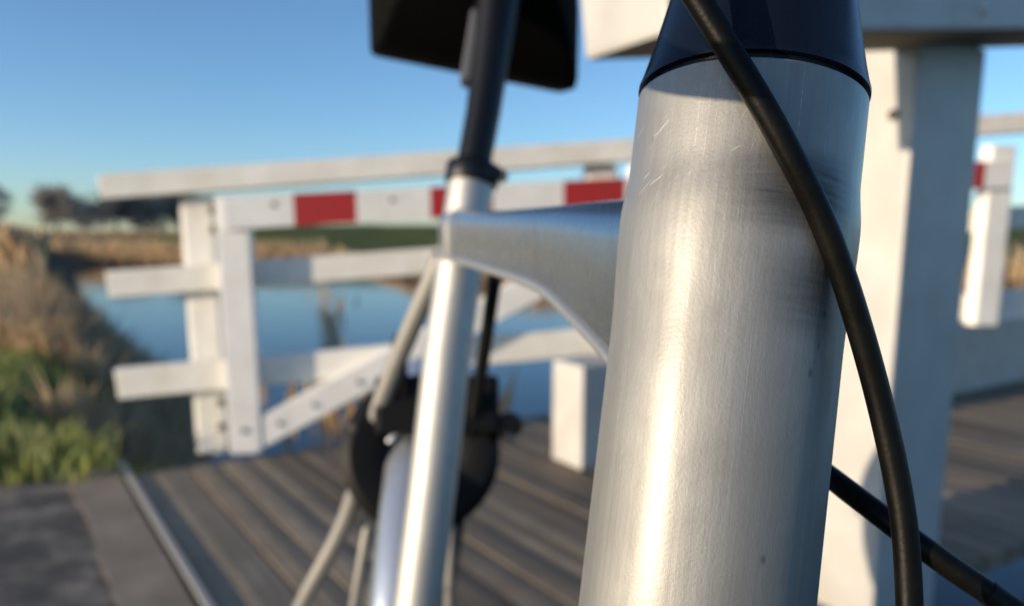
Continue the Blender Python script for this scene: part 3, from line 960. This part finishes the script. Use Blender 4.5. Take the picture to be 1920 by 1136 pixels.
blades("bank_reeds", sp, M['old_reed'], hs_, None, 0.012, 0.7, "flattened brown reed stems on the near left bank")
sp = []
for a, b, k_ in (((-30, 44), (-17, 41.5), 1500), ((-17, 41.2), (-10, 41.8), 1300), ((-10, 41.5), (-3.5, 28), 1700), ((-3.5, 27.6), (4, 24.2), 1400), ((4, 24.2), (12.8, 20.2), 1400), ((12.8, 20.2), (24, 18), 900)):
    sp += strip_spots(k_, a, b, 0.8)
blades("far_reeds", sp, M['reed'], 0.3, 0.72, 0.03, 0.25, "tan reed fringe along the opposite bank of the canal")
# reed tufts by the deck
for (x, y, nr, hh, lab) in ((-0.62, 3.35, 130, 0.95, "clump of tan reeds growing behind the diagonal railing brace"), (-1.42, 3.02, 50, 0.42, "few dry reed stems at the deck corner left of the railing post"), (-2.48, 10.57, 60, 0.95, "lone orange reed tuft standing out in the water")):
    sp = []
    for i in range(nr):
        a = random.uniform(0, 6.283); rr = random.uniform(0, 0.22) 
        sp.append((x + math.cos(a) * rr * (2.0 if nr > 100 else 1), y + math.sin(a) * rr, -0.85))
    hh2 = hh + 0.1 if nr != 60 else hh
    o = blades("reed_clump", sp, M['reed'], hh2 * 0.7 if nr != 60 else 0.4, hh2, 0.006, 0.3, lab, None, plume=True)
    o["category"] = "reed clump"

# winter trees far off
def tree(name, x, y, h, spread, label, twig, seed, dense=900, group="bare winter trees along the horizon", bushy=0.25):
    rnd = random.Random(seed)
    z0 = ground_h(x, y)
    t = thing(name, label, "tree", (x, y, z0), group)
    base = V((x, y, z0))
    tv, tf = tube_geo([V((0, 0, -0.1)), V((0.02 * h, 0, 0.3 * h)), V((-0.01 * h, 0.01 * h, 0.6 * h)), V((0, 0, 0.9 * h))], [0.03 * h, 0.022 * h, 0.012 * h, 0.003 * h], 8)
    for i in range(14):
        z = h * rnd.uniform(0.2, 0.75); a = rnd.uniform(0, 6.283); ln_ = spread * rnd.uniform(0.5, 0.95)
        e_ = V((math.cos(a) * ln_, math.sin(a) * ln_, z + h * rnd.uniform(0.05, 0.3)))
        v_, f_ = tube_geo([V((0, 0, z)), e_ * 0.5 + V((0, 0, z * 0.5 - 0.02 * h)), e_], [0.01 * h, 0.006 * h, 0.002 * h], 5)
        tf += [tuple(j + len(tv) for j in f) for f in f_]; tv += v_
    obj("trunk", tv, tf, M['bark'], t, base, None, True)
    cv, cf = [], []
    cl = []
    for i in range(26):
        a = rnd.uniform(0, 6.283); u = rnd.uniform(-1, 1); rr = rnd.uniform(0.35, 1) 
        sx = spread * rr * math.sqrt(max(0, 1 - u * u))
        cl.append(V((math.cos(a) * sx, math.sin(a) * sx, h * (0.56 + bushy * 0.3 + 0.40 * u * rr))))
    for i in range(int(dense * 1.15)):
        c = rnd.choice(cl)
        p_ = c + V((rnd.gauss(0, 1), rnd.gauss(0, 1), rnd.gauss(0, 1))) * spread * 0.16
        if p_.z < 0.08 * h: p_.z = 0.1 * h
        dv = V((rnd.gauss(0, 0.7), rnd.gauss(0, 0.7), rnd.uniform(0.1, 1))).normalized() * spread * rnd.uniform(0.12, 0.3)
        sdv = V((rnd.gauss(0, 1), rnd.gauss(0, 1), rnd.gauss(0, 1))).cross(dv).normalized() * spread * 0.024
        j = len(cv)
        cv += [p_ - sdv, p_ + sdv, p_ + dv]
        cf.append((j, j + 1, j + 2))
    obj("crown", cv, cf, twig, t, base)
    return t
T = M['twig']; PT = M['pale_twig']
tree("bare_tree", -68.8, 103, 8.6, 2.6, "pale tall bare tree at the left edge of the picture", PT, 1, 1800)
tree("bare_tree", -81.7, 140, 9.8, 4.2, "dark round bare tree leftmost of the row beyond the canal", T, 2, 2600)
tree("bare_tree", -77.3, 142, 6.0, 4.4, "low pale bare tree second in the row beyond the canal", PT, 3, 1500)
tree("bare_tree", -73.4, 145, 9.4, 4.6, "dark bare tree between the low pale tree and the greyish one", T, 4, 2600)
tree("bare_tree", -69.7, 150, 7.8, 5.0, "greyish bare tree fourth in the row beyond the canal", PT, 5, 2000)
tree("bare_tree", -65, 152, 9.6, 5.0, "dark bare tree just left of the first railing post", T, 6, 2600)
sp = [(random.uniform(-98, -42), random.uniform(134, 140), 0) for i in range(2600)]
blades("far_scrub", sp, M['old_reed'], 0.4, 1.6, 0.16, 0.5, "low dark scrub beneath the far bare trees")
for k_ in list(bpy.data.objects):
    if "_w" in k_: del k_["_w"]
